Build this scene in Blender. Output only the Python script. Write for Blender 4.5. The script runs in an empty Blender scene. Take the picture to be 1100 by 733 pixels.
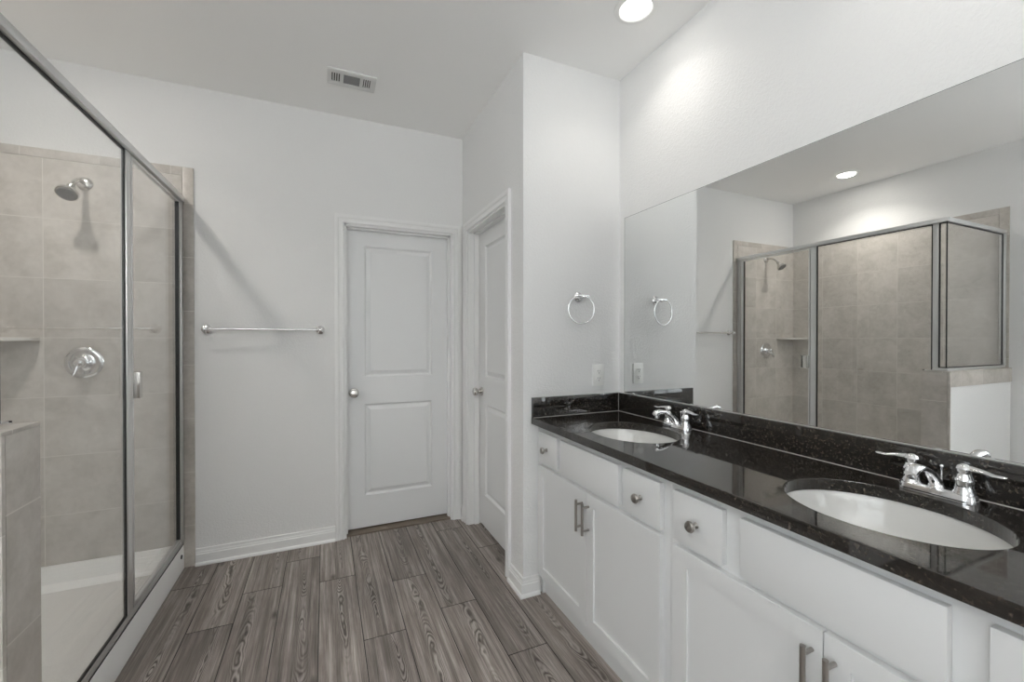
import bpy, bmesh, math, random
from mathutils import Vector, Matrix
PI = math.pi
sc = bpy.context.scene
C = sc.collection

# ------------------------------------------------------------------ camera
cam = bpy.data.cameras.new('camera'); camo = bpy.data.objects.new('camera', cam); C.objects.link(camo)
cam.sensor_width = 36.0; cam.lens = 455.9 / 1100 * 36.0; cam.clip_start = 0.02
camo.location = (0, 0, 1.301)
camo.rotation_euler = (math.radians(90 - 0.361), 0, math.radians(-23.813))
sc.camera = camo

# ------------------------------------------------------------------ world, exposure
w = bpy.data.worlds.new('sky'); sc.world = w; w.use_nodes = True
bg = w.node_tree.nodes['Background']
bg.inputs[0].default_value = (0.91, 0.965, 1.0, 1); bg.inputs[1].default_value = 3.9  # daylight
sc.view_settings.view_transform = 'Standard'; sc.view_settings.look = 'None'
sc.view_settings.gamma = 1.0; sc.view_settings.use_curve_mapping = False
sc.view_settings.exposure = 0.09
sc.cycles.max_bounces = 16; sc.cycles.diffuse_bounces = 10; sc.cycles.glossy_bounces = 8
sc.cycles.transparent_max_bounces = 24; sc.cycles.transmission_bounces = 8
sc.cycles.caustics_reflective = False; sc.cycles.caustics_refractive = False
sc.cycles.sample_clamp_indirect = 6.0
P_VANITY, P_VANITY2, P_SHOWER, P_UP = 1.55, 1.1, 7.6, 60.0

# room planes
B = 2.952; PY = 1.929; W = 0.913; R = 1.507; L = -1.592; H = 2.735; S = -1.90
GX = -0.742                       # plane of the shower glass
D1 = (0.116, 0.837); D2 = (2.138, 2.831); DT = 2.045

# ------------------------------------------------------------------ material helpers
def mat(name, col, rough=0.5, metal=0.0, spec=0.5, coat=0.0):
    m = bpy.data.materials.new(name); m.use_nodes = True
    b = m.node_tree.nodes['Principled BSDF']
    b.inputs['Base Color'].default_value = (*col, 1); b.inputs['Roughness'].default_value = rough
    b.inputs['Metallic'].default_value = metal; b.inputs['Specular IOR Level'].default_value = spec
    b.inputs['Coat Weight'].default_value = coat
    return m
class NT:
    def __init__(s, m): s.t = m.node_tree; s.b = s.t.nodes.get('Principled BSDF')
    def n(s, ty, **k):
        x = s.t.nodes.new(ty)
        for a, v in k.items(): setattr(x, a, v)
        return x
    def l(s, a, b): s.t.links.new(a, b)
    def math(s, op, a, b=None, c=None):
        x = s.n('ShaderNodeMath', operation=op)
        for i, v in enumerate((a, b, c)):
            if v is None: continue
            if isinstance(v, (int, float)): x.inputs[i].default_value = v
            else: s.l(v, x.inputs[i])
        return x.outputs[0]
    def noise(s, vec, scale, detail=3, rough=0.5, dist=0.0):
        x = s.n('ShaderNodeTexNoise'); x.inputs['Scale'].default_value = scale; x.inputs['Detail'].default_value = detail
        x.inputs['Roughness'].default_value = rough; x.inputs['Distortion'].default_value = dist
        if vec is not None: s.l(vec, x.inputs['Vector'])
        return x.outputs['Fac']
    def ramp(s, fac, stops):
        x = s.n('ShaderNodeValToRGB'); e = x.color_ramp.elements
        while len(e) < len(stops): e.new(0.5)
        for i, (p, c) in enumerate(stops): e[i].position = p; e[i].color = (*c, 1)
        s.l(fac, x.inputs[0]); return x.outputs[0]
    def mix(s, fac, a, b, blend='MIX'):
        x = s.n('ShaderNodeMix', data_type='RGBA', blend_type=blend)
        for i, v in ((0, fac), (6, a), (7, b)):
            if isinstance(v, (int, float)): x.inputs[i].default_value = v
            elif isinstance(v, tuple): x.inputs[i].default_value = (*v, 1)
            else: s.l(v, x.inputs[i])
        return x.outputs[2]
    def bump(s, h, strength, dist=0.001):
        x = s.n('ShaderNodeBump'); x.inputs['Strength'].default_value = strength; x.inputs['Distance'].default_value = dist
        s.l(h, x.inputs['Height']); s.l(x.outputs[0], s.b.inputs['Normal'])
    def obj(s): return s.n('ShaderNodeTexCoord').outputs['Object']
    def xyz(s, v):
        x = s.n('ShaderNodeSeparateXYZ'); s.l(v, x.inputs[0]); return x.outputs

def wall_mat(name, col, bump):
    m = mat(name, col, 0.75, spec=0.25); t = NT(m); v = t.obj()
    a = t.noise(v, 85, 4, 0.55, 0.6)
    t.bump(t.ramp(a, [(0.42, (0, 0, 0)), (0.62, (1, 1, 1))]), bump, 0.0012)
    return m
M_wall = wall_mat('wall_paint', (0.79, 0.79, 0.785), 0.5)
M_ceil = wall_mat('ceiling_paint', (0.93, 0.93, 0.92), 0.15)
M_trim = mat('trim_paint', (0.82, 0.82, 0.815), 0.35)
M_door = mat('door_paint', (0.78, 0.785, 0.785), 0.38)
M_cab = mat('cabinet_paint', (0.71, 0.715, 0.715), 0.36)
M_porc = mat('porcelain', (0.66, 0.655, 0.635), 0.06, spec=0.6)
M_acryl = mat('acrylic_pan', (0.92, 0.92, 0.91), 0.3)
M_chrome = mat('chrome', (0.82, 0.82, 0.83), 0.06, 1.0)
M_alu = mat('satin_aluminium', (0.74, 0.74, 0.735), 0.30, 0.75)
M_nickel = mat('satin_nickel', (0.40, 0.38, 0.355), 0.30, 1.0)
M_nickel_b = mat('brushed_nickel', (0.62, 0.60, 0.57), 0.25, 1.0)
M_black = mat('black_gasket', (0.015, 0.015, 0.015), 0.45)
M_dark = mat('dark_void', (0.02, 0.02, 0.02), 0.8)
M_grey = mat('nozzle_rubber', (0.16, 0.155, 0.15), 0.5)
M_plast = mat('white_plastic', (0.88, 0.88, 0.86), 0.30)
M_caulk = mat('caulk', (0.42, 0.41, 0.39), 0.4)
M_mirror = mat('mirror_silver', (0.87, 0.88, 0.875), 0.0, 1.0)
M_tan = mat('threshold_wood', (0.17, 0.135, 0.105), 0.55)
M_vent = mat('vent_enamel', (0.72, 0.72, 0.71), 0.4)

def emit_mat(name, col, s):
    m = mat(name, col); b = m.node_tree.nodes['Principled BSDF']
    b.inputs['Emission Color'].default_value = (*col, 1); b.inputs['Emission Strength'].default_value = s
    return m
M_lens = emit_mat('lamp_lens', (1.0, 0.985, 0.95), 4.0)

def glass_mat(name, tint=(0.992, 0.996, 0.994)):
    m = bpy.data.materials.new(name); m.use_nodes = True; t = NT(m)
    t.t.nodes.remove(t.b)
    out = t.t.nodes['Material Output']
    tr = t.n('ShaderNodeBsdfTransparent'); tr.inputs[0].default_value = (*tint, 1)
    gl = t.n('ShaderNodeBsdfGlossy'); gl.inputs['Roughness'].default_value = 0.0; gl.inputs['Color'].default_value = (1, 1, 1, 1)
    lw = t.n('ShaderNodeLayerWeight'); lw.inputs['Blend'].default_value = 0.5
    p = t.math('POWER', lw.outputs['Facing'], 5.0)
    f = t.math('MULTIPLY_ADD', p, 0.96, 0.04)
    mx = t.n('ShaderNodeMixShader'); t.l(f, mx.inputs[0]); t.l(tr.outputs[0], mx.inputs[1]); t.l(gl.outputs[0], mx.inputs[2])
    t.l(mx.outputs[0], out.inputs[0])
    return m
M_glass = glass_mat('clear_glass')

def granite():
    m = mat('black_granite', (0.02, 0.02, 0.02), 0.04, spec=0.85); t = NT(m); v = t.obj()
    a = t.noise(v, 130, 5, 0.65)
    c = t.ramp(a, [(0.35, (0.007, 0.006, 0.0055)), (0.55, (0.017, 0.0145, 0.012)), (0.64, (0.055, 0.044, 0.034)), (0.74, (0.11, 0.09, 0.07))])
    vo = t.n('ShaderNodeTexVoronoi'); vo.inputs['Scale'].default_value = 95; t.l(v, vo.inputs['Vector'])
    k = t.math('LESS_THAN', vo.outputs['Distance'], 0.17)
    k2 = t.math('MULTIPLY', k, t.math('GREATER_THAN', t.noise(v, 37, 2), 0.50))
    c = t.mix(k2, c, (0.11, 0.098, 0.084))
    t.l(c, t.b.inputs['Base Color'])
    return m
M_gran = granite()

def tile_mat(name, ax, a0, az, z0, size=0.305, grout=0.0032):
    """stacked square stoneware tiles; ax, az are the two axes of the wall plane"""
    m = mat(name, (0.4, 0.38, 0.35), 0.32, spec=0.4); t = NT(m); v = t.obj(); s = t.xyz(v)
    def g(i, o):
        q = t.math('DIVIDE', t.math('SUBTRACT', s[i], o), size)
        fr = t.math('FRACT', q); fl = t.math('FLOOR', q)
        d = t.math('MINIMUM', fr, t.math('SUBTRACT', 1.0, fr))
        return d, fl
    if ax is not None: d1, f1 = g(ax, a0)
    d2, f2 = g(az, z0)
    d = t.math('MINIMUM', d1, d2) if ax is not None else d2
    line = t.math('LESS_THAN', d, grout / 2 / size)
    cmb = t.n('ShaderNodeCombineXYZ')
    if ax is not None: t.l(f1, cmb.inputs[0])
    t.l(f2, cmb.inputs[1])
    wn = t.n('ShaderNodeTexWhiteNoise', noise_dimensions='3D'); t.l(cmb.outputs[0], wn.inputs['Vector'])
    # cloudy pattern shifted per tile
    off = t.n('ShaderNodeVectorMath', operation='MULTIPLY_ADD'); t.l(wn.outputs['Color'], off.inputs[0])
    off.inputs[1].default_value = (7, 7, 7); t.l(v, off.inputs[2])
    n1 = t.noise(off.outputs[0], 6.5, 6, 0.62, 0.5)
    n2 = t.noise(off.outputs[0], 38, 4, 0.6)
    c = t.ramp(n1, [(0.34, (0.440, 0.408, 0.368)), (0.50, (0.525, 0.490, 0.450)), (0.66, (0.600, 0.565, 0.525))])
    c = t.mix(0.18, c, t.ramp(n2, [(0.35, (0.33, 0.30, 0.265)), (0.65, (0.62, 0.585, 0.54))]))
    sh = t.math('MULTIPLY_ADD', wn.outputs['Value'], 0.14, 0.93)
    hs = t.n('ShaderNodeHueSaturation'); t.l(sh, hs.inputs['Value']); t.l(c, hs.inputs['Color'])
    c = t.mix(line, hs.outputs[0], (0.66, 0.63, 0.585))
    t.l(c, t.b.inputs['Base Color'])
    t.l(t.math('MULTIPLY_ADD', line, 0.45, 0.32), t.b.inputs['Roughness'])
    t.bump(t.math('SUBTRACT', 1.0, line), 0.5, 0.0012)
    return m
M_tileX = tile_mat('taupe_tile_back', 0, -1.310, 2, 0.389)
M_tileY = tile_mat('taupe_tile_left', 1, 2.952, 2, 0.389)
M_tileK = tile_mat('taupe_tile_knee', 1, 3.5, 2, 0.584 - 0.610, grout=0.004)
M_tileKn = tile_mat('taupe_tile_knee_inside', 0, -1.310, 2, 0.389)
M_capX = tile_mat('taupe_tile_cap', 0, -1.43, 1, 20.0)
M_trimV = tile_mat('taupe_tile_bullnose', 0, -20.0, 2, 0.540 - 0.61, 0.305)

def floor_mat():
    m = mat('grey_oak_planks', (0.15, 0.13, 0.12), 0.36, spec=0.4); t = NT(m)
    uv = t.n('ShaderNodeUVMap', uv_map='plank').outputs[0]
    at = t.n('ShaderNodeAttribute', attribute_name='seed'); ss = t.xyz(at.outputs['Vector'])
    s = t.xyz(uv); u, v = s[0], s[1]
    def vec(a, b, c=None):
        x = t.n('ShaderNodeCombineXYZ'); t.l(a, x.inputs[0]); t.l(b, x.inputs[1])
        if c is not None: t.l(c, x.inputs[2])
        return x.outputs[0]
    seed = t.math('MULTIPLY', ss[0], 50.0)
    # cathedral grain: rings of a trunk cut by a wandering plane
    wob = t.noise(vec(t.math('MULTIPLY', u, 1.0), t.math('MULTIPLY', v, 1.3), seed), 1.0, 2)
    cx = t.math('MULTIPLY', t.math('SUBTRACT', wob, 0.5), 0.10)
    uo = t.math('ADD', t.math('SUBTRACT', u, t.math('MULTIPLY', t.math('SUBTRACT', ss[1], 0.5), 0.07)), cx)
    dn = t.noise(vec(t.math('MULTIPLY', u, 5.0), t.math('MULTIPLY', v, 2.4), t.math('ADD', seed, 9.0)), 1.0, 3, 0.55)
    flip = t.math('MULTIPLY_ADD', t.math('GREATER_THAN', ss[0], 0.5), 2.0, -1.0)
    slope = t.math('MULTIPLY', t.math('MULTIPLY', t.math('SUBTRACT', v, 0.6), flip), 0.055)
    dep = t.math('ADD', t.math('ADD', slope, 0.040), t.math('MULTIPLY', t.math('SUBTRACT', dn, 0.5), 0.085))
    r = t.math('SQRT', t.math('ADD', t.math('MULTIPLY', uo, uo), t.math('MULTIPLY', t.math('MULTIPLY', dep, dep), 0.55)))
    fine = t.noise(vec(t.math('MULTIPLY', u, 55.0), t.math('MULTIPLY', v, 8.0), seed), 1.0, 3, 0.6)
    ph = t.math('ADD', t.math('MULTIPLY', r, 1500.0), t.math('MULTIPLY', fine, 7.0))
    wave = t.math('MULTIPLY_ADD', t.math('SINE', ph), 0.5, 0.5)
    near = t.math('SUBTRACT', 1.0, t.math('MINIMUM', 1.0, t.math('MULTIPLY', t.math('ABSOLUTE', uo), 30.0)))
    patch = t.ramp(t.noise(vec(t.math('MULTIPLY', u, 4.0), t.math('MULTIPLY', v, 3.0), t.math('ADD', seed, 21.0)), 1.0, 2), [(0.36, (0.15, 0.15, 0.15)), (0.50, (1, 1, 1))])
    ring = t.math('MULTIPLY', t.math('MULTIPLY', t.math('POWER', wave, 2.2), patch), t.math('MULTIPLY_ADD', near, 1.0, 0.06))
    st = t.noise(vec(t.math('MULTIPLY', u, 48.0), t.math('MULTIPLY', v, 1.1), seed), 1.0, 6, 0.72)
    st2 = t.noise(vec(t.math('MULTIPLY', u, 300.0), t.math('MULTIPLY', v, 6.0), seed), 1.0, 3, 0.6)
    bl = t.noise(vec(t.math('MULTIPLY', u, 13.0), t.math('MULTIPLY', v, 2.2), t.math('ADD', seed, 3.0)), 1.0, 5, 0.65)
    c = t.ramp(st, [(0.34, (0.058, 0.047, 0.041)), (0.45, (0.150, 0.128, 0.115)), (0.55, (0.270, 0.238, 0.218)), (0.68, (0.47, 0.425, 0.395))])
    c = t.mix(0.30, c, t.ramp(st2, [(0.35, (0.08, 0.068, 0.06)), (0.65, (0.40, 0.365, 0.34))]))
    c = t.mix(t.math('MULTIPLY', t.ramp(bl, [(0.45, (0, 0, 0)), (0.65, (1, 1, 1))]), 0.55), c, (0.105, 0.088, 0.078))
    c = t.mix(t.math('MINIMUM', ring, 1.0), c, (0.050, 0.040, 0.034))
    lt = t.math('MULTIPLY', t.math('MULTIPLY', t.math('POWER', t.math('SUBTRACT', 1.0, wave), 2.5), patch), t.math('MULTIPLY', near, 0.32))
    c = t.mix(lt, c, (0.50, 0.465, 0.44))
    kv = t.n('ShaderNodeTexVoronoi'); kv.inputs['Scale'].default_value = 1.0
    t.l(vec(t.math('MULTIPLY', u, 7.0), t.math('MULTIPLY', v, 2.9), seed), kv.inputs['Vector'])
    kd = t.math('ADD', kv.outputs['Distance'], t.math('MULTIPLY', fine, 0.08))
    kn = t.math('MULTIPLY', t.ramp(kd, [(0.08, (1, 1, 1)), (0.17, (0, 0, 0))]), 0.8)
    c = t.mix(kn, c, (0.045, 0.036, 0.031))
    hs = t.n('ShaderNodeHueSaturation'); t.l(t.math('MULTIPLY_ADD', ss[2], 0.24, 1.05), hs.inputs['Value']); t.l(c, hs.inputs['Color'])
    hs.inputs['Saturation'].default_value = 1.1
    t.l(hs.outputs[0], t.b.inputs['Base Color'])
    t.l(t.math('MULTIPLY_ADD', st2, 0.2, 0.34), t.b.inputs['Roughness'])
    t.bump(t.math('SUBTRACT', st2, t.math('MULTIPLY', ring, 0.6)), 0.25, 0.0006)
    return m
M_floor = floor_mat()

# ------------------------------------------------------------------ mesh helpers
class MB:
    def __init__(s): s.bm = bmesh.new()
    def face(s, pts):
        vs = [s.bm.verts.new(p) for p in pts]
        try: return s.bm.faces.new(vs)
        except ValueError: return None
    def box(s, x0, x1, y0, y1, z0, z1, bev=0.0, seg=2):
        x0, x1 = sorted((x0, x1)); y0, y1 = sorted((y0, y1)); z0, z1 = sorted((z0, z1))
        r = bmesh.ops.create_cube(s.bm, size=1.0)
        vs = r['verts']
        for v in vs:
            v.co = Vector(((x0 + x1) / 2 + v.co.x * (x1 - x0), (y0 + y1) / 2 + v.co.y * (y1 - y0), (z0 + z1) / 2 + v.co.z * (z1 - z0)))
        if bev:
            es = list({e for v in vs for e in v.link_edges})
            bmesh.ops.bevel(s.bm, geom=es, offset=bev, segments=seg, profile=0.6, affect='EDGES')
        return s
    def rings(s, rings, close=True, cap=(True, True)):
        rv = [[s.bm.verts.new(p) for p in r] for r in rings]
        n = len(rv[0])
        for a, b in zip(rv, rv[1:]):
            for i in range(n if close else n - 1):
                j = (i + 1) % n
                s.bm.faces.new((a[i], a[j], b[j], b[i]))
        if cap[0]: s.bm.faces.new(list(reversed(rv[0])))
        if cap[1]: s.bm.faces.new(rv[-1])
        return s
    def lathe(s, org, axis, prof, seg=40, sx=1.0, sy=1.0, cap=(True, True)):
        """prof: (radius, height) along axis; sx, sy stretch the two cross axes"""
        a = Vector(axis).normalized()
        u = a.orthogonal().normalized() if abs(a.z) < 0.999 else Vector((1, 0, 0))
        if abs(a.z) < 0.999: u = Vector((0, 0, 1)).cross(a).normalized()
        v = a.cross(u)
        o = Vector(org); rs = []
        for r, h in prof:
            r = max(r, 1e-5)
            rs.append([o + a * h + u * (math.cos(2 * PI * k / seg) * r * sx) + v * (math.sin(2 * PI * k / seg) * r * sy) for k in range(seg)])
        return s.rings(rs, True, cap)
    def cyl(s, p, q, r, seg=24):
        p, q = Vector(p), Vector(q)
        return s.lathe(p, q - p, [(r, 0), (r, (q - p).length)], seg)
    def tube(s, pts, radii, seg=16, flat=None, up=(0, 0, 1), cap=(True, True), closed=False):
        """flat: list of (side, up) factors per point"""
        P = [Vector(p) for p in pts]; n = len(P); rs = []
        if isinstance(radii, (int, float)): radii = [radii] * n
        for i in range(n):
            if closed: t = P[(i + 1) % n] - P[i - 1]
            else: t = P[min(i + 1, n - 1)] - P[max(i - 1, 0)]
            t.normalize()
            side = t.cross(Vector(up))
            side = side.normalized() if side.length > 1e-4 else t.orthogonal().normalized()
            u2 = side.cross(t).normalized()
            f = flat[i] if flat else (1, 1)
            rs.append([P[i] + side * (math.cos(2 * PI * k / seg) * radii[i] * f[0]) + u2 * (math.sin(2 * PI * k / seg) * radii[i] * f[1]) for k in range(seg)])
        if closed: rs.append(rs[0]); return s.rings(rs, True, (False, False))
        return s.rings(rs, True, cap)
    def panel_slab(s, org, U, N, w, h, t, panels, loops, edge=0.0):
        """slab w x h x t; front faces N; panels = (u0,u1,v0,v1); loops = (inset, depth) per panel"""
        o, U, N = Vector(org), Vector(U), Vector(N); V = Vector((0, 0, 1))
        pt = lambda u, v, d=0.0: o + U * u + V * v + N * d
        e = edge
        us = sorted({e, w - e, *[q for p in panels for q in p[:2]]}); vs = sorted({e, h - e, *[q for p in panels for q in p[2:]]})
        for a, b in zip(us, us[1:]):
            for c, d in zip(vs, vs[1:]):
                if any(p[0] <= a + 1e-6 and b <= p[1] + 1e-6 and p[2] <= c + 1e-6 and d <= p[3] + 1e-6 for p in panels): continue
                s.face([pt(a, c), pt(b, c), pt(b, d), pt(a, d)])
        for u0, u1, v0, v1 in panels:
            rr = [(0, 0)] + list(loops)
            R_ = [[pt(u0 + i, v0 + i, d), pt(u1 - i, v0 + i, d), pt(u1 - i, v1 - i, d), pt(u0 + i, v1 - i, d)] for i, d in rr]
            s.rings(R_, True, (False, True))
        a = [pt(e, e), pt(w - e, e), pt(w - e, h - e), pt(e, h - e)]
        b = [pt(0, 0, -e), pt(w, 0, -e), pt(w, h, -e), pt(0, h, -e)]
        c = [pt(0, 0, -t), pt(w, 0, -t), pt(w, h, -t), pt(0, h, -t)]
        s.rings([a, b, c] if e else [b, c], True, (False, True))
        return s

def wloc(p):
    v = Vector((0, 0, 0))
    while p is not None: v += p.location; p = p.parent
    return v
def obj(name, mb, m, parent=None, smooth=True, angle=35, bevel=0.0):
    bm = mb.bm if isinstance(mb, MB) else mb
    bmesh.ops.remove_doubles(bm, verts=bm.verts, dist=1e-6)
    bmesh.ops.recalc_face_normals(bm, faces=bm.faces)
    o_ = wloc(parent)
    if o_.length: bmesh.ops.translate(bm, vec=-o_, verts=bm.verts)
    me = bpy.data.meshes.new(name); bm.to_mesh(me); bm.free()
    me.materials.append(m)
    if smooth:
        me.shade_smooth(); me.set_sharp_from_angle(angle=math.radians(angle))
    o = bpy.data.objects.new(name, me); C.objects.link(o)
    if parent is not None: o.parent = parent
    if bevel:
        b = o.modifiers.new('bevel', 'BEVEL'); b.width = bevel; b.segments = 2; b.limit_method = 'ANGLE'; b.angle_limit = math.radians(50)
    return o
def thing(name, label, cat, loc=(0, 0, 0), group=None):
    o = bpy.data.objects.new(name, None); C.objects.link(o); o.empty_display_size = 0.05
    o.location = loc; o['label'] = label; o['category'] = cat
    if group: o['group'] = group
    return o
def tag(o, label, cat, group=None):
    o['label'] = label; o['category'] = cat
    if group: o['group'] = group
    return o
def struct(name, mb, m, label=None, cat=None, parent=None, **k):
    o = obj(name, mb, m, parent, **k)
    if parent is None: o['kind'] = 'structure'
    if label: o['label'] = label
    if cat: o['category'] = cat
    return o

# ------------------------------------------------------------------ room shell
T = 0.12
PW = 0.1785
def build_floor():
    ends = {-9: 2.20, -4: 2.70, -3: 2.277, -2: 1.30, -1: 2.77, 0: 2.475, 1: 1.92, 2: 2.33, 3: 2.0, 4: 1.59, 5: 2.485}
    random.seed(11)
    bm = bmesh.new(); uvl = bm.loops.layers.uv.new('plank'); cl = bm.loops.layers.float_color.new('seed')
    g = 0.0017
    for k in range(-10, 10):
        x0 = -0.028 + PW * k; x1 = x0 + PW
        e = ends.get(k, random.uniform(1.4, 2.6))
        ys = sorted({e + 1.22 * i for i in range(-6, 4)})
        for a, b in zip(ys, ys[1:]):
            a2, b2 = max(a, S - 0.1), min(b, 3.2)
            if b2 - a2 < 0.02: continue
            X0, X1 = max(x0, L - 0.1), min(x1, R + 0.1)
            if X1 - X0 < 0.01: continue
            sd = (random.random(), random.random(), random.random(), 1)
            # top with a tiny bevelled edge, and skirts down
            top = [(X0 + g, a2 + g, 0), (X1 - g, a2 + g, 0), (X1 - g, b2 - g, 0), (X0 + g, b2 - g, 0)]
            low = [(X0 + .0002, a2 + .0002, -0.003), (X1 - .0002, a2 + .0002, -0.003), (X1 - .0002, b2 - .0002, -0.003), (X0 + .0002, b2 - .0002, -0.003)]
            tv = [bm.verts.new(p) for p in top]; lv = [bm.verts.new(p) for p in low]
            fs = [bm.faces.new(tv)] + [bm.faces.new((lv[i], lv[(i + 1) % 4], tv[(i + 1) % 4], tv[i])) for i in range(4)]
            for fi, f in enumerate(fs):
                f.material_index = 1 if fi else 0
                for lp in f.loops:
                    lp[uvl].uv = (lp.vert.co.x - (x0 + x1) / 2, lp.vert.co.y - a)
                    lp[cl] = sd
    me = bpy.data.meshes.new('floor')
    bm.to_mesh(me); bm.free(); me.materials.append(M_floor); me.materials.append(mat('plank_seam', (0.03, 0.026, 0.024), 0.7))
    o = bpy.data.objects.new('floor', me); C.objects.link(o); o['kind'] = 'structure'
    o['label'] = 'grey brown wood-look plank floor'
    sub = MB().box(L - T, R + T, S - T, 3.25, -0.10, -0.003)
    s_ = obj('subfloor', sub, M_dark, o)
build_floor()
struct('ceiling', MB().box(L - T, R + T, S - T, 3.25, H, H + 0.1), M_ceil, 'smooth pale grey ceiling')
struct('wall_back', MB().box(L - T, D1[0], B, B + T + .06, 0, H).box(D1[0], D1[1], B, B + T + .06, DT, H).box(D1[1], R + T, B, B + T + .06, 0, H)
       .box(D1[0], D1[1], B + .14, B + T + .06, 0, DT), M_wall, 'white wall with the far door and a towel bar')
struct('wall_closet', MB().box(W, W + T, 2.05, D2[0], 0, H).box(W, W + T, D2[1], B, 0, H).box(W, W + T, D2[0], D2[1], DT, H)
       .box(W + .125, W + .15, 2.05, B, 0, H), M_wall, 'white wall holding the door seen edge-on')
struct('wall_pier', MB().box(W, R + T, PY, 2.05, 0, H), M_wall, 'white wall at the end of the vanity with a towel ring')
struct('wall_right', MB().box(R, R + T, S - T, PY, 0, H), M_wall, 'white textured wall behind the long mirror')
def portal(loc, rot, sx, sy):
    pl = bpy.data.lights.new('added_window_portal', 'AREA'); pl.shape = 'RECTANGLE'; pl.size = sx; pl.size_y = sy
    pl.cycles.is_portal = True
    o = bpy.data.objects.new('added_window_portal', pl); C.objects.link(o); o.location = loc; o.rotation_euler = rot
# added window in the left wall, out of view, put in to light the room
WY = (-1.60, 0.10); WZ = (0.90, 2.30); fw = .05
struct('wall_left', MB().box(L - T, L, S - T, WY[0], 0, H).box(L - T, L, WY[1], B, 0, H).box(L - T, L, WY[0], WY[1], 0, WZ[0]).box(L - T, L, WY[0], WY[1], WZ[1], H), M_wall, 'white wall on the far side of the shower')
fm = MB(); ym = (WY[0] + WY[1]) / 2
for a in ((WY[0], WY[0] + fw, WZ[0], WZ[1]), (WY[1] - fw, WY[1], WZ[0], WZ[1]), (WY[0] + fw, WY[1] - fw, WZ[0], WZ[0] + fw), (WY[0] + fw, WY[1] - fw, WZ[1] - fw, WZ[1]), (ym - .025, ym + .025, WZ[0] + fw, WZ[1] - fw)):
    fm.box(L - .09, L - .04, *a)
win = struct('added_window_1', fm, M_trim, 'added white framed window in the left wall, out of view')
struct('added_window_pane', MB().box(L - .07, L - .062, WY[0] + .02, WY[1] - .02, WZ[0] + .02, WZ[1] - .02), M_glass, parent=win)
struct('added_window_sill', MB().box(L - .04, L + .04, WY[0] - .04, WY[1] + .04, WZ[0] - .025, WZ[0]), M_trim, parent=win)
portal((L - T - .01, ym, (WZ[0] + WZ[1]) / 2), (math.radians(90), 0, math.radians(-90)), WY[1] - WY[0], WZ[1] - WZ[0])
# added window behind the camera, unseen, lights the low parts of the room
WX = (0.75, 1.35); WZ = (0.10, 1.50)
struct('wall_front', MB().box(L, WX[0], S - T, S, 0, H).box(WX[1], R, S - T, S, 0, H).box(WX[0], WX[1], S - T, S, 0, WZ[0]).box(WX[0], WX[1], S - T, S, WZ[1], H), M_wall, 'white wall behind the camera with an added tall window')
fm = MB(); xm = (WX[0] + WX[1]) / 2
for a in ((WX[0], WX[0] + fw, WZ[0], WZ[1]), (WX[1] - fw, WX[1], WZ[0], WZ[1]), (WX[0] + fw, WX[1] - fw, WZ[0], WZ[0] + fw), (WX[0] + fw, WX[1] - fw, WZ[1] - fw, WZ[1]), (xm - .03, xm + .03, WZ[0] + fw, WZ[1] - fw)):
    fm.box(a[0], a[1], S - .09, S - .04, a[2], a[3])
win = struct('added_window_2', fm, M_trim, 'added tall white framed window, out of view behind the camera')
struct('added_window_pane', MB().box(WX[0] + .02, WX[1] - .02, S - .07, S - .062, WZ[0] + .02, WZ[1] - .02), M_glass, parent=win)
portal((xm, S - T - .01, (WZ[0] + WZ[1]) / 2), (math.radians(90), 0, 0), WX[1] - WX[0], WZ[1] - WZ[0])

# casings
CAS = [(0.0, 0.0), (0.0, 0.010), (0.005, 0.013), (0.011, 0.013), (0.016, 0.010), (0.030, 0.012), (0.036, 0.016), (0.050, 0.018), (0.057, 0.016), (0.057, 0.0)]
def casing(name, label, f, a, b, z):
    """f(along, z, out) -> xyz ; opening a..b up to z"""
    m = MB()
    rs = [[f(a - w_, 0, d) for w_, d in CAS], [f(a - w_, z + w_, d) for w_, d in CAS],
          [f(b + w_, z + w_, d) for w_, d in CAS], [f(b + w_, 0, d) for w_, d in CAS]]
    m.rings(rs, True, (True, True))
    return struct(name, m, M_trim, label, angle=25)
c1 = casing('trim_1', 'white moulded casing around the far door', lambda a, z, d: (a, B - d, z), D1[0], D1[1], DT)
c2 = casing('trim_2', 'white moulded casing around the side door', lambda a, z, d: (W - d, a, z), D2[0], D2[1], DT)
# jambs and stops
j = MB(); t_ = 0.012
j.box(D1[0], D1[0] + t_, B - .002, B + .13, 0, DT).box(D1[1] - t_, D1[1], B - .002, B + .13, 0, DT).box(D1[0], D1[1], B - .002, B + .13, DT - t_, DT)
obj('door_jamb', j, M_trim, c1, smooth=False)
j = MB().box(D1[0] + t_, D1[0] + t_ + .010, B + .040, B + .074, 0, DT - t_).box(D1[1] - t_ - .010, D1[1] - t_, B + .040, B + .074, 0, DT - t_).box(D1[0] + t_, D1[1] - t_, B + .040, B + .074, DT - t_ - .010, DT - t_)
obj('door_stop', j, M_trim, c1, smooth=False)
j = MB()
j.box(W - .002, W + .124, D2[0], D2[0] + t_, 0, DT).box(W - .002, W + .124, D2[1] - t_, D2[1], 0, DT).box(W - .002, W + .124, D2[0], D2[1], DT - t_, DT)
obj('door_jamb', j, M_trim, c2, smooth=False)
j = MB().box(W + .042, W + .076, D2[0] + t_, D2[0] + t_ + .010, 0, DT - t_).box(W + .042, W + .076, D2[1] - t_ - .010, D2[1] - t_, 0, DT - t_).box(W + .042, W + .076, D2[0] + t_, D2[1] - t_, DT - t_ - .010, DT - t_)
obj('door_stop', j, M_trim, c2, smooth=False)

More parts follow.
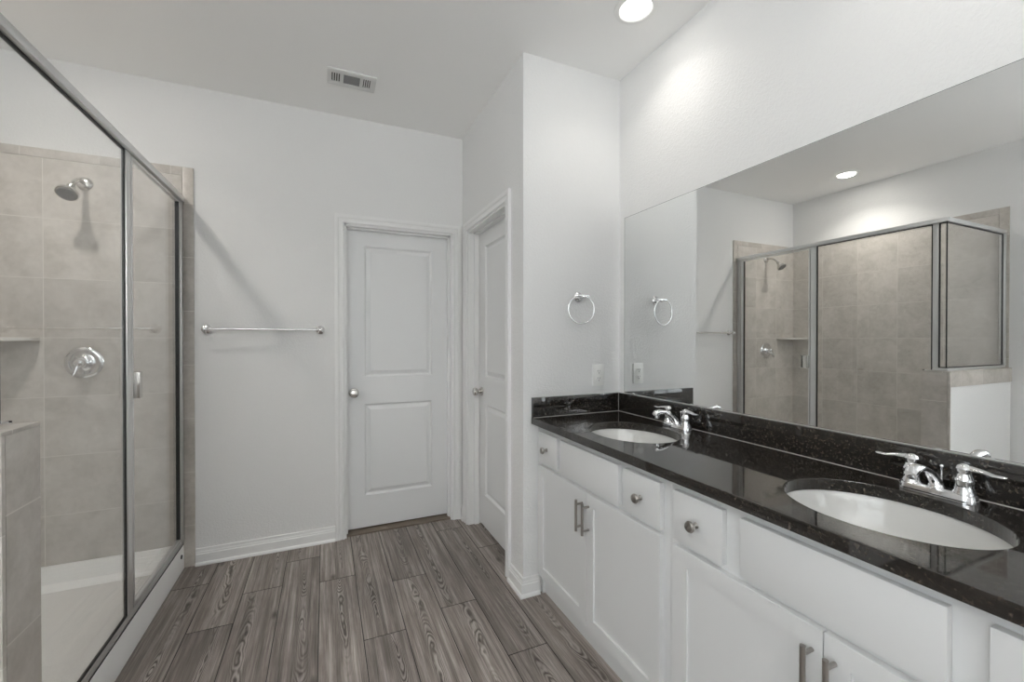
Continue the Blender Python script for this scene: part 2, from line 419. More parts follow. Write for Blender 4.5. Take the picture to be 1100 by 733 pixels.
DL = [(0.003, -0.003), (0.010, -0.012), (0.016, -0.013), (0.022, -0.011), (0.040, -0.003), (0.043, -0.003)]
def door_knob(parent, p, n):
    k = obj('door_knob', MB().lathe(p, n, [(0.0, 0.0), (0.011, 0.001), (0.011, 0.022), (0.014, 0.030), (0.023, 0.037), (0.0275, 0.046), (0.0275, 0.054), (0.023, 0.061), (0.012, 0.065), (0.0, 0.066)], 32), M_nickel_b, parent)
    obj('rosette', MB().lathe(p, n, [(0.0, 0.0), (0.031, 0.0), (0.031, 0.004), (0.027, 0.008), (0.012, 0.010), (0.0, 0.010)], 32), M_nickel_b, k)
# far door
dw = D1[1] - D1[0] - 2 * t_ - .006; dh = DT - t_ - .022
m = MB().panel_slab((D1[0] + t_ + .003, B + .076, 0.020), (1, 0, 0), (0, -1, 0), dw, dh, .035,
                    [(0.115, dw - .115, 0.215, 0.835), (0.115, dw - .115, 1.02, 1.905)], DL)
d1 = struct('door_1', m, M_door, 'white two-panel door in the far wall', angle=20)
door_knob(d1, (D1[0] + t_ + .050, B + .076, 0.935), (0, -1, 0))
# side door
dw2 = D2[1] - D2[0] - 2 * t_ - .006
m = MB().panel_slab((W + .079, D2[0] + t_ + .003, 0.020), (0, 1, 0), (-1, 0, 0), dw2, dh, .035,
                    [(0.115, dw2 - .115, 0.215, 0.835), (0.115, dw2 - .115, 1.02, 1.905)], DL)
d2 = struct('door_2', m, M_door, 'white two-panel door seen edge-on beside the vanity wall', angle=20)
door_knob(d2, (W + .079, D2[1] - t_ - .055, 0.935), (-1, 0, 0))
struct('trim_3', MB().box(D1[0] + t_, D1[1] - t_, B + .012, B + .139, 0.0005, 0.010, .003), M_tan, 'tan wood threshold strip under the far door')

# baseboards
BBP = [(0.0, 0.0), (0.024, 0.0), (0.024, 0.007), (0.020, 0.015), (0.014, 0.018), (0.014, 0.062), (0.010, 0.066), (0.010, 0.073), (0.0075, 0.077), (0.0065, 0.092), (0.0, 0.095)]
def baseboard(name, path, label):
    """path of (x, y, nx, ny): corner point and its outward (mitred) offset"""
    m = MB().rings([[(x + nx * d, y + ny * d, z) for d, z in BBP] for x, y, nx, ny in path], True, (True, True))
    return struct(name, m, M_trim, label, angle=25)
baseboard('baseboard_back', [(-0.678, B, 0, -1), (D1[0] - .057, B, 0, -1)], 'white baseboard under the towel bar')
baseboard('baseboard_closet', [(W, D2[1] + .057, -1, 0), (W, B - .0, -1, 0)], 'short white baseboard between the two doors')
baseboard('baseboard_pier', [(W, D2[0] - .057, -1, 0), (W, PY, -1, -1), (1.0, PY, 0, -1)], 'white baseboard wrapping the end wall of the vanity')
baseboard('baseboard_front', [(L, S, 1, 1), (R, S, -1, 1)], 'white baseboard behind the camera')
baseboard('baseboard_left', [(L, S, 1, 1), (L, 1.36, 1, 0)], 'white baseboard on the left wall')
baseboard('baseboard_right', [(R, S, -1, 1), (R, 0.05, -1, 0)], 'white baseboard on the right wall')

# ------------------------------------------------------------------ shower tiling and knee wall
ZT = 2.268; ZJ = 2.219; tt = 0.010
wb = struct('wall_shower_back', MB().box(L, -0.735, B - tt, B - .0005, 0.10, ZJ), M_tileX, 'taupe tile on the shower end wall', smooth=False)
obj('bullnose_edge', MB().box(-0.7335, -0.680, B - tt, B - .0005, 0.0, ZT, .003).box(L, -0.7335, B - tt, B - .0005, ZJ + .0015, ZT, .003), M_trimV, wb)
wl = struct('wall_shower_left', MB().box(L + .0005, L + tt, 1.43, B - tt, 0.10, ZJ), M_tileY, 'taupe tile on the long shower wall', smooth=False)
obj('bullnose_edge', MB().box(L + .0005, L + tt, 1.375, 1.4285, 0.0, ZT, .003).box(L + .0005, L + tt, 1.4285, B - tt, ZJ + .0015, ZT, .003), M_trimV, wl)
KX = -0.677; KS = 1.358; KN = 1.502; KZ = 1.085
kw = struct('wall_knee', MB().box(L + tt, KX - tt, KS + .006, KN - tt, 0, KZ - tt), M_wall, 'white half wall at the near end of the shower', smooth=False)
obj('tile_end', MB().box(KX - tt, KX, KS + .014, KN, 0, KZ - tt - .0004, .0), M_tileK, kw)
obj('tile_inside', MB().box(L + tt, KX - tt, KN - tt, KN, 0.05, KZ - tt), M_tileKn, kw, smooth=False)
obj('tile_cap', MB().box(L + tt, KX + .0005, KS - .0015, KN + .0005, KZ - tt, KZ, .002), M_capX, kw)
obj('bullnose_edge', MB().box(KX - tt - .001, KX, KS - .001, KS + .0125, 0, KZ - tt - .0004, .002), M_trimV, kw)
obj('cap_edge', MB().box(L + tt, KX - tt, KS - .001, KS + .009, KZ - .10, KZ - tt - .0004, .001), M_capX, kw)

# ------------------------------------------------------------------ shower pan
KO = -0.731
sp = thing('shower_pan', 'low white shower pan with a raised curb behind the glass', 'shower pan', (-1.16, 2.2, 0))
prof = [(KO, 0.0), (KO - .002, 0.126), (KO - .004, 0.133), (KO - .009, 0.136), (KO - .085, 0.136), (KO - .100, 0.130), (KO - .112, 0.060), (KO - .135, 0.045)]
m = MB()
y0, y1 = KN, B - tt
# curb swept along the opening, then the basin floor dished to a drain, with upstands on the walls
m.rings([[(x, y, z) for x, z in prof] + [(KO - .135, y, 0.0)] for y in (y0, y1)], True, (True, True))
fx0, fx1 = L + tt, KO - .135
N_ = 16
g_ = [[m.bm.verts.new((fx0 + (fx1 - fx0) * i / N_, y0 + (y1 - y0) * j_ / N_,
       0.045 - 0.018 * (1 - min(1, math.hypot((i / N_ - .5) * 2, (j_ / N_ - .5) * 2))))) for j_ in range(N_ + 1)] for i in range(N_ + 1)]
for i in range(N_):
    for j_ in range(N_): m.bm.faces.new((g_[i][j_], g_[i + 1][j_], g_[i + 1][j_ + 1], g_[i][j_ + 1]))
for args in ((fx0, KO - .01, y1 - .020, y1, .02, .135), (fx0, fx0 + .020, y0, y1, .02, .135), (fx0, KO - .10, y0, y0 + .015, .02, .135)):
    m.box(*args, bev=.005)
obj('basin', m, M_acryl, sp)
obj('drain', MB().lathe((-1.16, 2.22, 0.0275), (0, 0, 1), [(0, 0), (.055, 0), (.055, .003), (.05, .005), (0, .004)], 32), M_chrome, sp)
obj('curb_plug', MB().lathe((KO + .0005, B - .06, 0.085), (1, 0, 0), [(0, -.004), (.011, -.004), (.011, .002), (0, .002)], 20), M_black, sp)

# ------------------------------------------------------------------ shower enclosure
se = thing('shower_enclosure', 'chrome framed glass shower enclosure with hinged door', 'shower enclosure', (GX, 2.2, 0.13))
hx0, hx1 = GX - .014, -0.721
YC = 1.401
m = MB().box(hx0, hx1, YC - .014, B - tt - .001, 2.068, 2.097, .003)
m.box(L + tt + .001, hx0 - .0002, YC - .014, YC + .014, 2.068, 2.097, .003)
obj('header', m, M_alu, se)
obj('sill_track', MB().box(GX - .022, GX + .007, KN + .002, B - tt - .001, 0.1365, 0.150, .003).box(GX - .009, GX + .006, KN + .002, B - tt - .001, 0.148, 0.168, .002), M_alu, se)
obj('sill_track', MB().box(L + tt + .001, GX + .010, YC - .011, YC + .011, KZ + .0005, KZ + .018, .002)
    .box(GX - .009, GX + .007, YC, 1.470, KZ + .0005, KZ + .018, .002).box(GX - .009, GX + .003, 1.470, KN + .008, KZ + .0005, KZ + .004), M_alu, se)
obj('wall_jamb', MB().box(GX - .014, GX + .012, B - tt - .030, B - tt - .001, .153, 2.068, .003), M_alu, se)
obj('wall_jamb', MB().box(L + tt + .001, L + tt + .025, YC - .014, YC + .014, KZ + .019, 2.068, .003), M_alu, se)
obj('mullion', MB().box(GX - .011, GX + .009, 2.207, 2.252, .169, 2.068, .003), M_alu, se)
obj('mullion', MB().box(GX - .008, GX + .008, KN + .001, KN + .010, .169, KZ, .001).box(GX - .010, GX + .007, 1.440, 1.470, KZ + .019, 2.068, .003), M_alu, se)
obj('corner_seal', MB().box(GX - .003, GX + .003, YC - .003, YC + .003, KZ + .019, 2.068), M_black, se)
def pane(name, x0, x1, y0, y1, z0, z1, axis, parent=se):
    g = .0025; f = .006; q = .0045
    if axis == 'x':
        p = obj(name, MB().box(GX - g, GX + g, y0, y1, z0, z1), M_glass, parent, smooth=False)
        m = MB()
        for a in ((y1 - f, y1, z0, z1), (y0, y1 - f, z0, z0 + f), (y0, y1 - f, z1 - f, z1)):
            m.box(GX - q, GX + q, a[0], a[1], a[2], a[3])
    else:
        p = obj(name, MB().box(x0, x1, YC - g, YC + g, z0, z1), M_glass, parent, smooth=False)
        m = MB()
        for a in ((x0, x0 + f, z0, z1), (x0 + f, x1, z0, z0 + f), (x0 + f, x1, z1 - f, z1)):
            m.box(a[0], a[1], YC - q, YC + q, a[2], a[3])
    obj('gasket', m, M_black, p, smooth=False)
    return p
def fixed_panel():
    def prism(poly, a, b): return MB().rings([[(x, y, z) for y, z in poly] for x in (a, b)], True, (True, True))
    yn, ys_, yk = 2.206, 1.471, KN + .011; z0, z1, zk = .1685, 2.0675, KZ + .004; f = .006
    p = obj('fixed_panel', prism([(yn, z0), (yn, z1), (ys_, z1), (ys_, zk), (yk, zk), (yk, z0)], GX - .0025, GX + .0025), M_glass, se, smooth=False)
    m = MB()
    for a in ((yn - f, yn, z0, z1), (ys_, ys_ + f, zk, z1), (yk, yk + f, z0, zk), (ys_ + f, yn - f, z1 - f, z1), (yk + f, yn - f, z0, z0 + f)):
        m.box(GX - .0045, GX + .0045, *a)
    obj('gasket', m, M_black, p, smooth=False)
fixed_panel()
pane('corner_panel', 0, 0, YC + .005, 1.439, KZ + .020, 2.067, 'x')
pane('return_panel', L + tt + .026, GX - .005, 0, 0, KZ + .020, 2.067, 'y')
# door leaf
DY0, DY1, DZ0, DZ1 = 2.256, 2.905, .176, 2.062
sd = obj('shower_door', MB().box(GX - .003, GX + .003, DY0 + .012, DY1 - .010, DZ0 + .010, DZ1 - .006), M_glass, se, smooth=False)
obj('door_frame', MB().box(GX - .009, GX + .009, DY0, DY0 + .013, DZ0, DZ1, .002).box(GX - .010, GX + .010, DY1 - .030, DY1, DZ0, DZ1, .003)
    .box(GX - .009, GX + .009, DY0 + .013, DY1 - .030, DZ0, DZ0 + .016, .002).box(GX - .009, GX + .009, DY0 + .013, DY1 - .030, DZ1 - .012, DZ1, .002), M_alu, sd)
obj('hinge_seal', MB().box(GX - .007, GX + .011, DY1 - .036, DY1 - .031, DZ0 + .016, DZ1 - .012), M_black, sd, smooth=False)
ph = MB().box(GX + .003, GX + .006, 2.260, 2.326, 1.050, 1.158)
ph.box(GX + .006, GX + .032, 2.260, 2.264, 1.050, 1.158, .001).box(GX + .028, GX + .032, 2.264, 2.286, 1.050, 1.158, .001)
ph.box(GX + .006, GX + .020, 2.322, 2.326, 1.050, 1.158, .001).box(GX + .006, GX + .022, 2.264, 2.322, 1.050, 1.054, .001).box(GX + .006, GX + .022, 2.264, 2.322, 1.154, 1.158, .001)
ph.box(GX - .022, GX - .003, 2.260, 2.264, 1.050, 1.158, .001)
obj('pull_handle', ph, M_nickel_b, sd)

obj('track_gap_strip', MB().box(GX + .0075, GX + .0095, KN + .002, B - tt - .002, 0.1362, 0.1405), M_black, se, smooth=False)  # black strip stands in for the dark gap beside the track
# shower head, valve, shelf
BY = B - tt
sh = thing('overhead_shower', 'brushed shower head on a bent arm high on the tiled wall', 'shower head', (-1.148, BY, 2.11))
obj('flange', MB().lathe((-1.148, BY, 2.11), (0, -1, 0), [(0, .001), (.034, .001), (.034, .004), (.028, .011), (.016, .016), (0, .017)], 32), M_nickel_b, sh)
arm = [(-1.148, BY - .008, 2.11), (-1.148, BY - .04, 2.112), (-1.148, BY - .07, 2.108), (-1.148, BY - .095, 2.093), (-1.148, BY - .115, 2.072), (-1.148, BY - .128, 2.058)]
obj('arm', MB().tube(arm, .0095, 16, up=(1, 0, 0)), M_nickel_b, sh)
ax = Vector((0, -.62, -.78)).normalized(); hp = Vector((-1.148, BY - .128, 2.058))
hd = obj('head', MB().lathe(hp - ax * .006, ax, [(0, 0), (.014, 0), (.017, .010), (.013, .020), (.022, .034), (.036, .052), (.043, .062), (.043, .072), (.040, .074), (0, .074)], 36), M_nickel_b, sh)
obj('spray_face', MB().lathe(hp + ax * .0683, ax, [(0, 0), (.038, 0), (.036, .003), (0, .004)], 32), M_grey, hd)

sv = thing('shower_valve', 'round chrome shower valve with a short lever below the shower head', 'shower valve', (-1.153, BY, 1.174))
obj('escutcheon', MB().lathe((-1.153, BY, 1.174), (0, -1, 0), [(0, .001), (.080, .001), (.080, .005), (.074, .010), (.060, .012), (.052, .009), (.040, .012), (.030, .020), (0, .020)], 48), M_chrome, sv)
lv = obj('lever', MB().lathe((-1.153, BY, 1.174), (0, -1, 0), [(0, .018), (.024, .018), (.024, .030), (.028, .040), (.024, .060), (.015, .070), (0, .072)], 32), M_chrome, sv)
obj('lever_grip', MB().tube([(-1.153, BY - .055, 1.174), (-1.158, BY - .062, 1.150), (-1.166, BY - .070, 1.120), (-1.170, BY - .074, 1.108)], [.013, .011, .009, .006], 14, up=(1, 0, 0)), M_chrome, lv)

cs = MB(); n = 14; a_ = 0.262; b_ = 0.165
pts = [(L + tt, BY)] + [(L + tt + a_ * (1 - .0 * k) * math.cos(PI / 2 * k / n) ** .8 if k < n else L + tt, BY - b_ * math.sin(PI / 2 * k / n) ** .8) for k in range(n + 1)]
cs.rings([[(x, y, z) for x, y in pts] for z in (1.288, 1.306)], True, (True, True))
tag(obj('corner_shelf', cs, mat('shelf_stone', (0.62, 0.60, 0.56), 0.25), smooth=False, bevel=.002), 'small pale corner shelf between the two tiled shower walls', 'shelf')

# ------------------------------------------------------------------ towel bar and ring
def post(m, p, n, ln=.060, r=.026):
    return m.lathe(p, n, [(0, .0005), (r, .0005), (r, .004), (r * .85, .008), (.011, .013), (.0085, .020), (.0085, ln - .016), (.012, ln - .010), (.0125, ln), (.012, ln + .008), (.006, ln + .012), (0, ln + .012)], 28)
tb = thing('towel_bar', 'long chrome towel bar on the white far wall', 'towel bar', (-.323, B, 1.354))
for x in (-.623, -.024):
    obj('mounting_post', post(MB(), (x, B, 1.354), (0, -1, 0)), M_chrome, tb)
obj('bar', MB().cyl((-.623, B - .060, 1.354), (-.024, B - .060, 1.354), .0075), M_chrome, tb)
tr = thing('towel_ring', 'chrome towel ring on the end wall above the outlet', 'towel ring', (1.236, PY, 1.521))
obj('mounting_post', post(MB(), (1.236, PY, 1.521), (0, -1, 0), .045, .025).lathe((1.200, PY - .049, 1.523), (1, 0, 0), [(0, 0), (.0065, .0), (.0075, .01), (.0075, .062), (.0065, .072), (0, .072)], 18), M_chrome, tr)
rc = Vector((1.224, PY - .050, 1.452)); rr = .074
ring = [rc + Vector((math.cos(2 * PI * k / 48) * rr * .985, -.12 * math.cos(2 * PI * k / 48) * rr, math.sin(2 * PI * k / 48) * rr)) for k in range(48)]
obj('ring', MB().tube(ring, .0033, 12, up=(.12, 1, 0), closed=True), M_chrome, tr)

# ------------------------------------------------------------------ outlet
ol = thing('wall_outlet', 'white duplex electrical outlet on the end wall above the counter', 'outlet', (1.364, PY, 1.101))
obj('cover_plate', MB().box(1.3285, 1.3995, PY - .006, PY - .0005, 1.0435, 1.1585, .0025), M_plast, ol)
for k in (1, -1):
    zc = 1.101 + .0195 * k
    rcp = obj('receptacle', MB().lathe((1.364, PY - .0055, zc), (0, -1, 0), [(0, 0), (.0172, 0), (.0172, .0025), (.016, .003), (0, .003)], 28, sy=.84), M_plast, ol)
    sl = MB().box(1.3565, 1.3585, PY - .0095, PY - .0080, zc - .001, zc + .0075).box(1.3695, 1.3715, PY - .0095, PY - .0080, zc - .001, zc + .0065)
    sl.lathe((1.364, PY - .0080, zc - .008), (0, -1, 0), [(0, 0), (.0026, 0), (.0026, .0015), (0, .0015)], 12)
    obj('slots', sl, M_dark, rcp, smooth=False)
obj('screw', MB().lathe((1.364, PY - .0058, 1.101), (0, -1, 0), [(0, 0), (.003, 0), (.003, .001), (0, .0015)], 12), M_plast, ol)

# ------------------------------------------------------------------ ceiling vent
vt = thing('ceiling_vent', 'white rectangular ceiling air register with louvred slots', 'vent', (.141, 2.517, H))
vx0, vx1, vy0, vy1 = .016, .266, 2.440, 2.594
fx = lambda q: vx0 + (vx1 - vx0) * q
ys0, ys1 = vy0 + .036, vy1 - .036
cuts = [(.075, .265), (.33, .665), (.725, .895)]
m = MB()
m.box(vx0, vx1, vy0, ys0, H - .008, H - .0003, .002).box(vx0, vx1, ys1, vy1, H - .008, H - .0003, .002)
prev = 0.0
for a, b in cuts + [(1.0, 1.0)]:
    m.box(fx(prev), fx(a), ys0 - .003, ys1 + .003, H - .008, H - .0003); prev = b
obj('frame', m, M_vent, vt)
obj('duct_shade_sheet', MB().box(fx(.05), fx(.95), ys0 - .005, ys1 + .005, H - .0025, H - .0002), M_dark, vt, smooth=False)  # dark sheet stands in for the shade inside the duct
for (a, b), nn in ((cuts[0], 4), (cuts[2], 4)):
    m = MB()
    for k in range(nn + 1):
        x = fx(a + (b - a) * k / nn)
        m.box(x - .0028, x + .0028, ys0, ys1, H - .0075, H - .003)
    obj('louvres', m, M_vent, vt, smooth=False)
m = MB()
for k in range(9):
    y = ys0 + (ys1 - ys0) * k / 8
    m.box(fx(cuts[1][0]), fx(cuts[1][1]), y - .0021, y + .0021, H - .0065, H - .003)
obj('louvres', m, mat('vent_shadow_enamel', (0.30, 0.30, 0.30), .5), vt, smooth=False)

# ------------------------------------------------------------------ recessed lights
def can(x, y, label, power, temp, wide=.35):
    t = thing('recessed_light', label, 'ceiling light', (x, y, H), 'round recessed ceiling lights')
    obj('trim_ring', MB().lathe((x, y, H), (0, 0, -1), [(.063, -.012), (.066, .001), (.072, .006), (.090, .004), (.093, .0004), (.092, .0)], 48, cap=(False, False)), M_plast, t)
    obj('lens', MB().lathe((x, y, H), (0, 0, -1), [(0, .0), (.0655, .0), (.064, .003), (.04, .005), (0, .006)], 40), M_lens, t)
    for share, spread, size in ((1 - wide, 125, .10), (wide, 180, .12)):     # reflector beam and the glow of the lens
        ld = bpy.data.lights.new('lamp', 'AREA'); ld.shape = 'DISK'; ld.size = size; ld.energy = power * share; ld.color = temp; ld.spread = math.radians(spread)
        lo = bpy.data.objects.new('lamp', ld); C.objects.link(lo); lo.parent = t; lo.location = (0, 0, -.009 - size * .01)
    return t
WARM = (1.0, 0.955, 0.89)
can(1.241, 1.479, 'round recessed ceiling light above the farther sink', P_VANITY, WARM)
can(1.241, 0.46, 'round recessed ceiling light above the nearer sink', P_VANITY2, WARM)
can(-1.17, 2.22, 'round recessed ceiling light over the shower, seen in the mirror', P_SHOWER, WARM)

# added fill lamp, unseen behind the camera, acts like bounced flash
TX, TY = -0.95, -1.35
fl = thing('fill_uplight', 'added upward fill light on a tall stand, unseen behind the camera', 'added fill light', (TX, TY, 0))
obj('base', MB().lathe((TX, TY, 0), (0, 0, 1), [(0, .0005), (.14, .0005), (.14, .012), (.03, .022), (.012, .03), (0, .03)], 36), M_nickel_b, fl)
obj('pole', MB().cyl((TX, TY, .02), (TX, TY, 1.66), .012, 16), M_nickel_b, fl)
obj('bowl', MB().lathe((TX, TY, 1.65), (0, 0, 1), [(.0, 0), (.05, .004), (.12, .03), (.17, .075), (.19, .12), (.185, .12), (.165, .08), (.115, .036), (.0, .012)], 40), M_nickel_b, fl)
obj('fill_diffuser', MB().lathe((TX, TY, 1.745), (0, 0, 1), [(0, 0), (.155, 0), (.155, .004), (0, .004)], 36), emit_mat('uplight_diffuser', (1.0, 0.985, 0.965), 2.0), fl)
ud = bpy.data.lights.new('uplight', 'AREA'); ud.shape = 'DISK'; ud.size = .30; ud.energy = P_UP; ud.color = (0.975, .99, 1.0)  # fill light aimed up, added to brighten ceiling and room
uo = bpy.data.objects.new('uplight', ud); C.objects.link(uo); uo.parent = fl; uo.location = (0, 0, 1.76); uo.rotation_euler = (PI, 0, 0)

# ------------------------------------------------------------------ vanity
XF = 0.977; XC = 0.997; TOP = 0.900; CT = 0.033; UND = TOP - CT
def knob(parent, y, z):
    obj('knob', MB().lathe((XF, y, z), (-1, 0, 0), [(0, 0), (.009, 0), (.009, .002), (.0055, .005), (.005, .014), (.009, .019), (.0155, .022), (.0165, .026), (.014, .031), (.007, .034), (0, .0345)], 28), M_nickel, parent)
def pull(parent, y, z0, z1):
    m = MB().cyl((XF - .032, y, z0), (XF - .032, y, z1), .006, 20)
    for z in (z0 + .018, z1 - .018): m.cyl((XF, y, z), (XF - .032, y, z), .0048, 16)
    obj('bar_pull', m, M_nickel, parent)
def shaker(name, parent, ya, yb, z0, z1):      # ya > yb
    fr = .051
    m = MB().panel_slab((XF, yb, z0), (0, 1, 0), (-1, 0, 0), ya - yb, z1 - z0, .0195, [(fr, ya - yb - fr, fr, z1 - z0 - fr)], [(.0005, -.0070), (.0010, -.0075)], edge=.001)
    return obj(name, m, M_cab, parent, angle=20)
def flat(name, parent, ya, yb, z0, z1):
    return obj(name, MB().box(XF, XF + .0195, yb, ya, z0, z1, .0035), M_cab, parent)
def cabinet(y_hi, y_lo, label, dr_a, fal, dr_b, door_hi, door_lo, seam):
    t = thing('vanity_cabinet', label, 'cabinet', (1.25, (y_hi + y_lo) / 2, 0), 'white vanity base cabinets')
    m = MB()
    x1 = R - .002; f = .018
    # face frame, sides, bottom, back, recessed toe kick
    m.box(XC, XC + f, y_lo, y_lo + .04, .105, UND).box(XC, XC + f, y_hi - .04, y_hi, .105, UND)
    m.box(XC, XC + f, y_lo + .04, y_hi - .04, UND - .035, UND).box(XC, XC + f, y_lo + .04, y_hi - .04, .105, .135).box(XC, XC + f, y_lo + .04, y_hi - .04, .662, .695)
    m.box(XC, XC + f, fal[0] - .012, dr_a[1] + .012, .695, UND - .035).box(XC, XC + f, dr_b[0] - .012, fal[1] + .012, .695, UND - .035)
    m.box(XC + f, x1, y_lo, y_lo + .015, .0, UND).box(XC + f, x1, y_hi - .015, y_hi, .0, UND)
    m.box(XC + f, x1, y_lo + .015, y_hi - .015, .105, .12).box(x1 - .006, x1, y_lo + .015, y_hi - .015, .12, UND)
    obj('carcass', m, M_cab, t, smooth=False)
    obj('toe_kick', MB().box(1.030, 1.0365, y_lo, y_hi, 0, .105), M_cab, t, smooth=False)
    d = flat('drawer', t, dr_a[0], dr_a[1], .687, .838); knob(d, (dr_a[0] + dr_a[1]) / 2, .762)
    flat('false_front', t, fal[0], fal[1], .687, .838)
    d = flat('drawer', t, dr_b[0], dr_b[1], .687, .838); knob(d, (dr_b[0] + dr_b[1]) / 2, .762)
    d = shaker('door', t, door_hi, seam + .0012, .118, .670); pull(d, seam + .023, .507, .636)
    d = shaker('door', t, seam - .0012, door_lo, .118, .670); pull(d, seam - .023, .507, .636)
    return t
cabinet(PY - .003, 1.0175, 'white shaker vanity cabinet against the end wall under the farther sink', (1.893, 1.706), (1.677, 1.258), (1.226, 1.045), 1.893, 1.046, 1.466)
cabinet(1.0165, 0.105, 'white shaker vanity cabinet under the nearer sink', (0.988, 0.814), (0.761, 0.362), (0.312, 0.135), 0.988, 0.135, 0.560)

# countertop with two oval cut-outs
Fx = 0.957; CY0, CY1 = 0.085, PY - .001; CXB = R - .001
SINKS = [(1.212, 1.461, .172, .214), (1.216, 0.565, .176, .211)]
bm = bmesh.new()
def loop(pts):
    vs = [bm.verts.new(p) for p in pts]
    return [bm.edges.new((vs[i], vs[(i + 1) % len(vs)])) for i in range(len(vs))]
eds = loop([(Fx, CY0, TOP), (CXB, CY0, TOP), (CXB, CY1, TOP), (Fx, CY1, TOP)])
for cx_, cy_, a, b in SINKS:
    eds += loop([(cx_ + a * math.cos(2 * PI * k / 96), cy_ + b * math.sin(2 * PI * k / 96), TOP) for k in range(96)])
bmesh.ops.triangle_fill(bm, edges=eds, use_beauty=True)
for f in list(bm.faces):
    c = f.calc_center_median()
    if any(((c.x - s[0]) / s[2]) ** 2 + ((c.y - s[1]) / s[3]) ** 2 < .98 for s in SINKS): bm.faces.remove(f)
bmesh.ops.recalc_face_normals(bm, faces=bm.faces)
r = bmesh.ops.extrude_face_region(bm, geom=list(bm.faces))
bmesh.ops.translate(bm, vec=(0, 0, -CT), verts=[v for v in r['geom'] if isinstance(v, bmesh.types.BMVert)])
ct = thing('countertop', 'polished black granite vanity countertop with two oval cut-outs', 'countertop', (1.23, 1.0, UND))
obj('slab', bm, M_gran, ct, smooth=False, bevel=.0015)
bs = MB().box(R - .020, CXB, CY0, CY1, TOP + .0002, TOP + .1005, .001)
obj('backsplash', bs, M_gran, ct)
obj('side_splash', MB().box(Fx + .001, R - .0205, PY - .020, CY1, TOP + .0002, TOP + .1005, .001), M_gran, ct)
ck = MB().tube([(Fx + .004, PY - .0205, TOP + .0006), (R - .021, PY - .0205, TOP + .0006), (R - .0205, CY0, TOP + .0006)], .0014, 8)
ck.tube([(R - .0207, PY - .0205, TOP), (R - .0205, PY - .0207, TOP + .1)], .0011, 8, up=(1, 0, 0))
obj('caulk_line', ck, M_caulk, ct)

def sink(cx_, cy_, a, b, label):
    t = thing('sink', label, 'sink', (cx_, cy_, UND - .16), 'white undermount sinks')
    prof = [(1.10, 0), (1.03, 0), (1.015, -.006), (0.985, -.030), (0.93, -.070), (0.82, -.105), (0.62, -.130), (0.36, -.143), (0.12, -.148), (0.11, -.150)]
    seg = 64; rs = []
    for s_, z in prof: rs.append([(cx_ + a * s_ * math.cos(2 * PI * k / seg), cy_ + b * s_ * math.sin(2 * PI * k / seg), UND - .0005 + z) for k in range(seg)])
    for s_, z in [(0.13, -.158), (0.38, -.153), (0.65, -.140), (0.86, -.113), (0.98, -.072), (1.03, -.030), (1.06, -.012), (1.10, -.010)]:
        rs.append([(cx_ + a * s_ * math.cos(2 * PI * k / seg), cy_ + b * s_ * math.sin(2 * PI * k / seg), UND - .0005 + z) for k in range(seg)])
    rs.append(rs[0])
    m = MB().rings(rs, True, (False, False))
    obj('bowl', m, M_porc, t, angle=60)
    obj('drain', MB().lathe((cx_, cy_, UND - .150), (0, 0, 1), [(0, 0), (.030, 0), (.030, .004), (.024, .006), (.018, .004), (0, .007)], 28), M_chrome, t)
    return t
sink(*SINKS[0], 'white oval undermount sink nearest the end wall')
sink(*SINKS[1], 'white oval undermount sink nearest the camera')

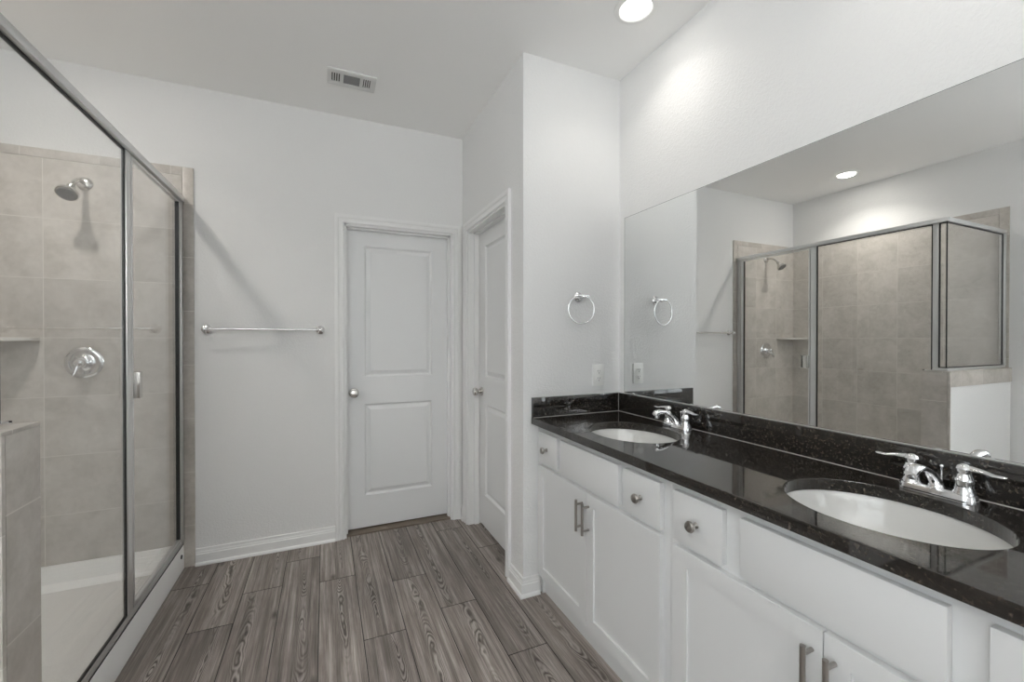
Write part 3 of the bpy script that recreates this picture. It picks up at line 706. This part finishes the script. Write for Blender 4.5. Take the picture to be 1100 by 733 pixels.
def faucet(y, label):
    X = 1.432
    t = thing('faucet', label, 'faucet', (X, y, TOP), 'chrome two-handle faucets')
    # stadium base plate
    def stad(ln, wd, z):
        out = []
        for k in range(40):
            a = 2 * PI * k / 40
            out.append((X + wd * math.cos(a), y + (ln - wd) * (1 if math.sin(a) > 0 else -1) * (abs(math.sin(a)) > 1e-6) + wd * math.sin(a), z))
        return out
    obj('base_plate', MB().rings([stad(.077, .026, TOP + .0003), stad(.077, .026, TOP + .010), stad(.074, .023, TOP + .019), stad(.068, .017, TOP + .023)], True, (True, True)), M_chrome, t)
    for sgn in (1, -1):
        yy = y + sgn * .051
        h = obj('handle', MB().lathe((X, yy, TOP + .018), (0, 0, 1), [(0, 0), (.0215, 0), (.0215, .006), (.018, .012), (.017, .028), (.0185, .034), (.0185, .038), (.015, .044), (.0125, .052), (.0145, .058), (.0155, .064), (.012, .071), (.005, .075), (0, .076)], 32), M_chrome, t)
        k = sgn
        obj('lever', MB().tube([(X + .002, yy - k * .004, TOP + .081), (X, yy + k * .014, TOP + .084), (X - .003, yy + k * .034, TOP + .083), (X - .006, yy + k * .054, TOP + .079), (X - .008, yy + k * .070, TOP + .080), (X - .009, yy + k * .076, TOP + .081)],
                               [.008, .0078, .0070, .0072, .0070, .0035], 16, flat=[(1, 1), (1.0, .9), (1.1, .7), (1.3, .55), (1.3, .5), (1.2, .5)]), M_chrome, h)
    sp_ = MB().lathe((X, y, TOP + .018), (0, 0, 1), [(0, 0), (.018, 0), (.017, .008), (.013, .016), (0, .018)], 28)
    sp_.tube([(X, y, TOP + .022), (X - .006, y, TOP + .036), (X - .024, y, TOP + .053), (X - .048, y, TOP + .068), (X - .074, y, TOP + .078), (X - .098, y, TOP + .081), (X - .117, y, TOP + .077), (X - .125, y, TOP + .069)],
             [.014, .013, .0115, .0105, .0105, .0115, .0125, .0115], 18, flat=[(1, 1), (1, 1), (1.05, .9), (1.1, .85), (1.15, .85), (1.2, .9), (1.15, 1.0), (1.1, 1)], up=(0, 0, 1))
    s_ = obj('spout', sp_, M_chrome, t)
    obj('aerator', MB().lathe((X - .113, y, TOP + .069), (0, 0, -1), [(0, 0), (.0105, 0), (.0105, .012), (.009, .014), (0, .014)], 20), M_chrome, s_)
    obj('lift_rod', MB().cyl((X + .026, y, TOP + .004), (X + .026, y, TOP + .070), .0022, 10).lathe((X + .026, y, TOP + .066), (0, 0, 1), [(0, 0), (.004, .001), (.005, .005), (.003, .009), (0, .010)], 14), M_chrome, t)
    return t
faucet(1.430, 'chrome two-handle faucet behind the farther sink')
faucet(0.553, 'chrome two-handle faucet behind the nearer sink')

# ------------------------------------------------------------------ mirror
mr = thing('wall_mirror', 'long frameless mirror on the right wall above the vanity', 'mirror', (R, 1.0, 1.006))
obj('glass', MB().box(R - .006, R - .0005, .10, 1.876, 1.004, 1.957), M_mirror, mr, smooth=False)
obj('polished_edge', MB().box(R - .0062, R - .0006, 1.876, 1.8775, 1.004, 1.957).box(R - .0062, R - .0006, .10, 1.8775, 1.957, 1.9585), mat('mirror_edge', (.18, .20, .19), .2), mr, smooth=False)
obj('bottom_channel', MB().box(R - .009, R - .0005, .10, 1.876, 1.0012, 1.0045), M_alu, mr, smooth=False)
obj('clip', MB().box(R - .0095, R - .0062, 1.795, 1.807, 1.001, 1.0095, .001), M_chrome, mr)
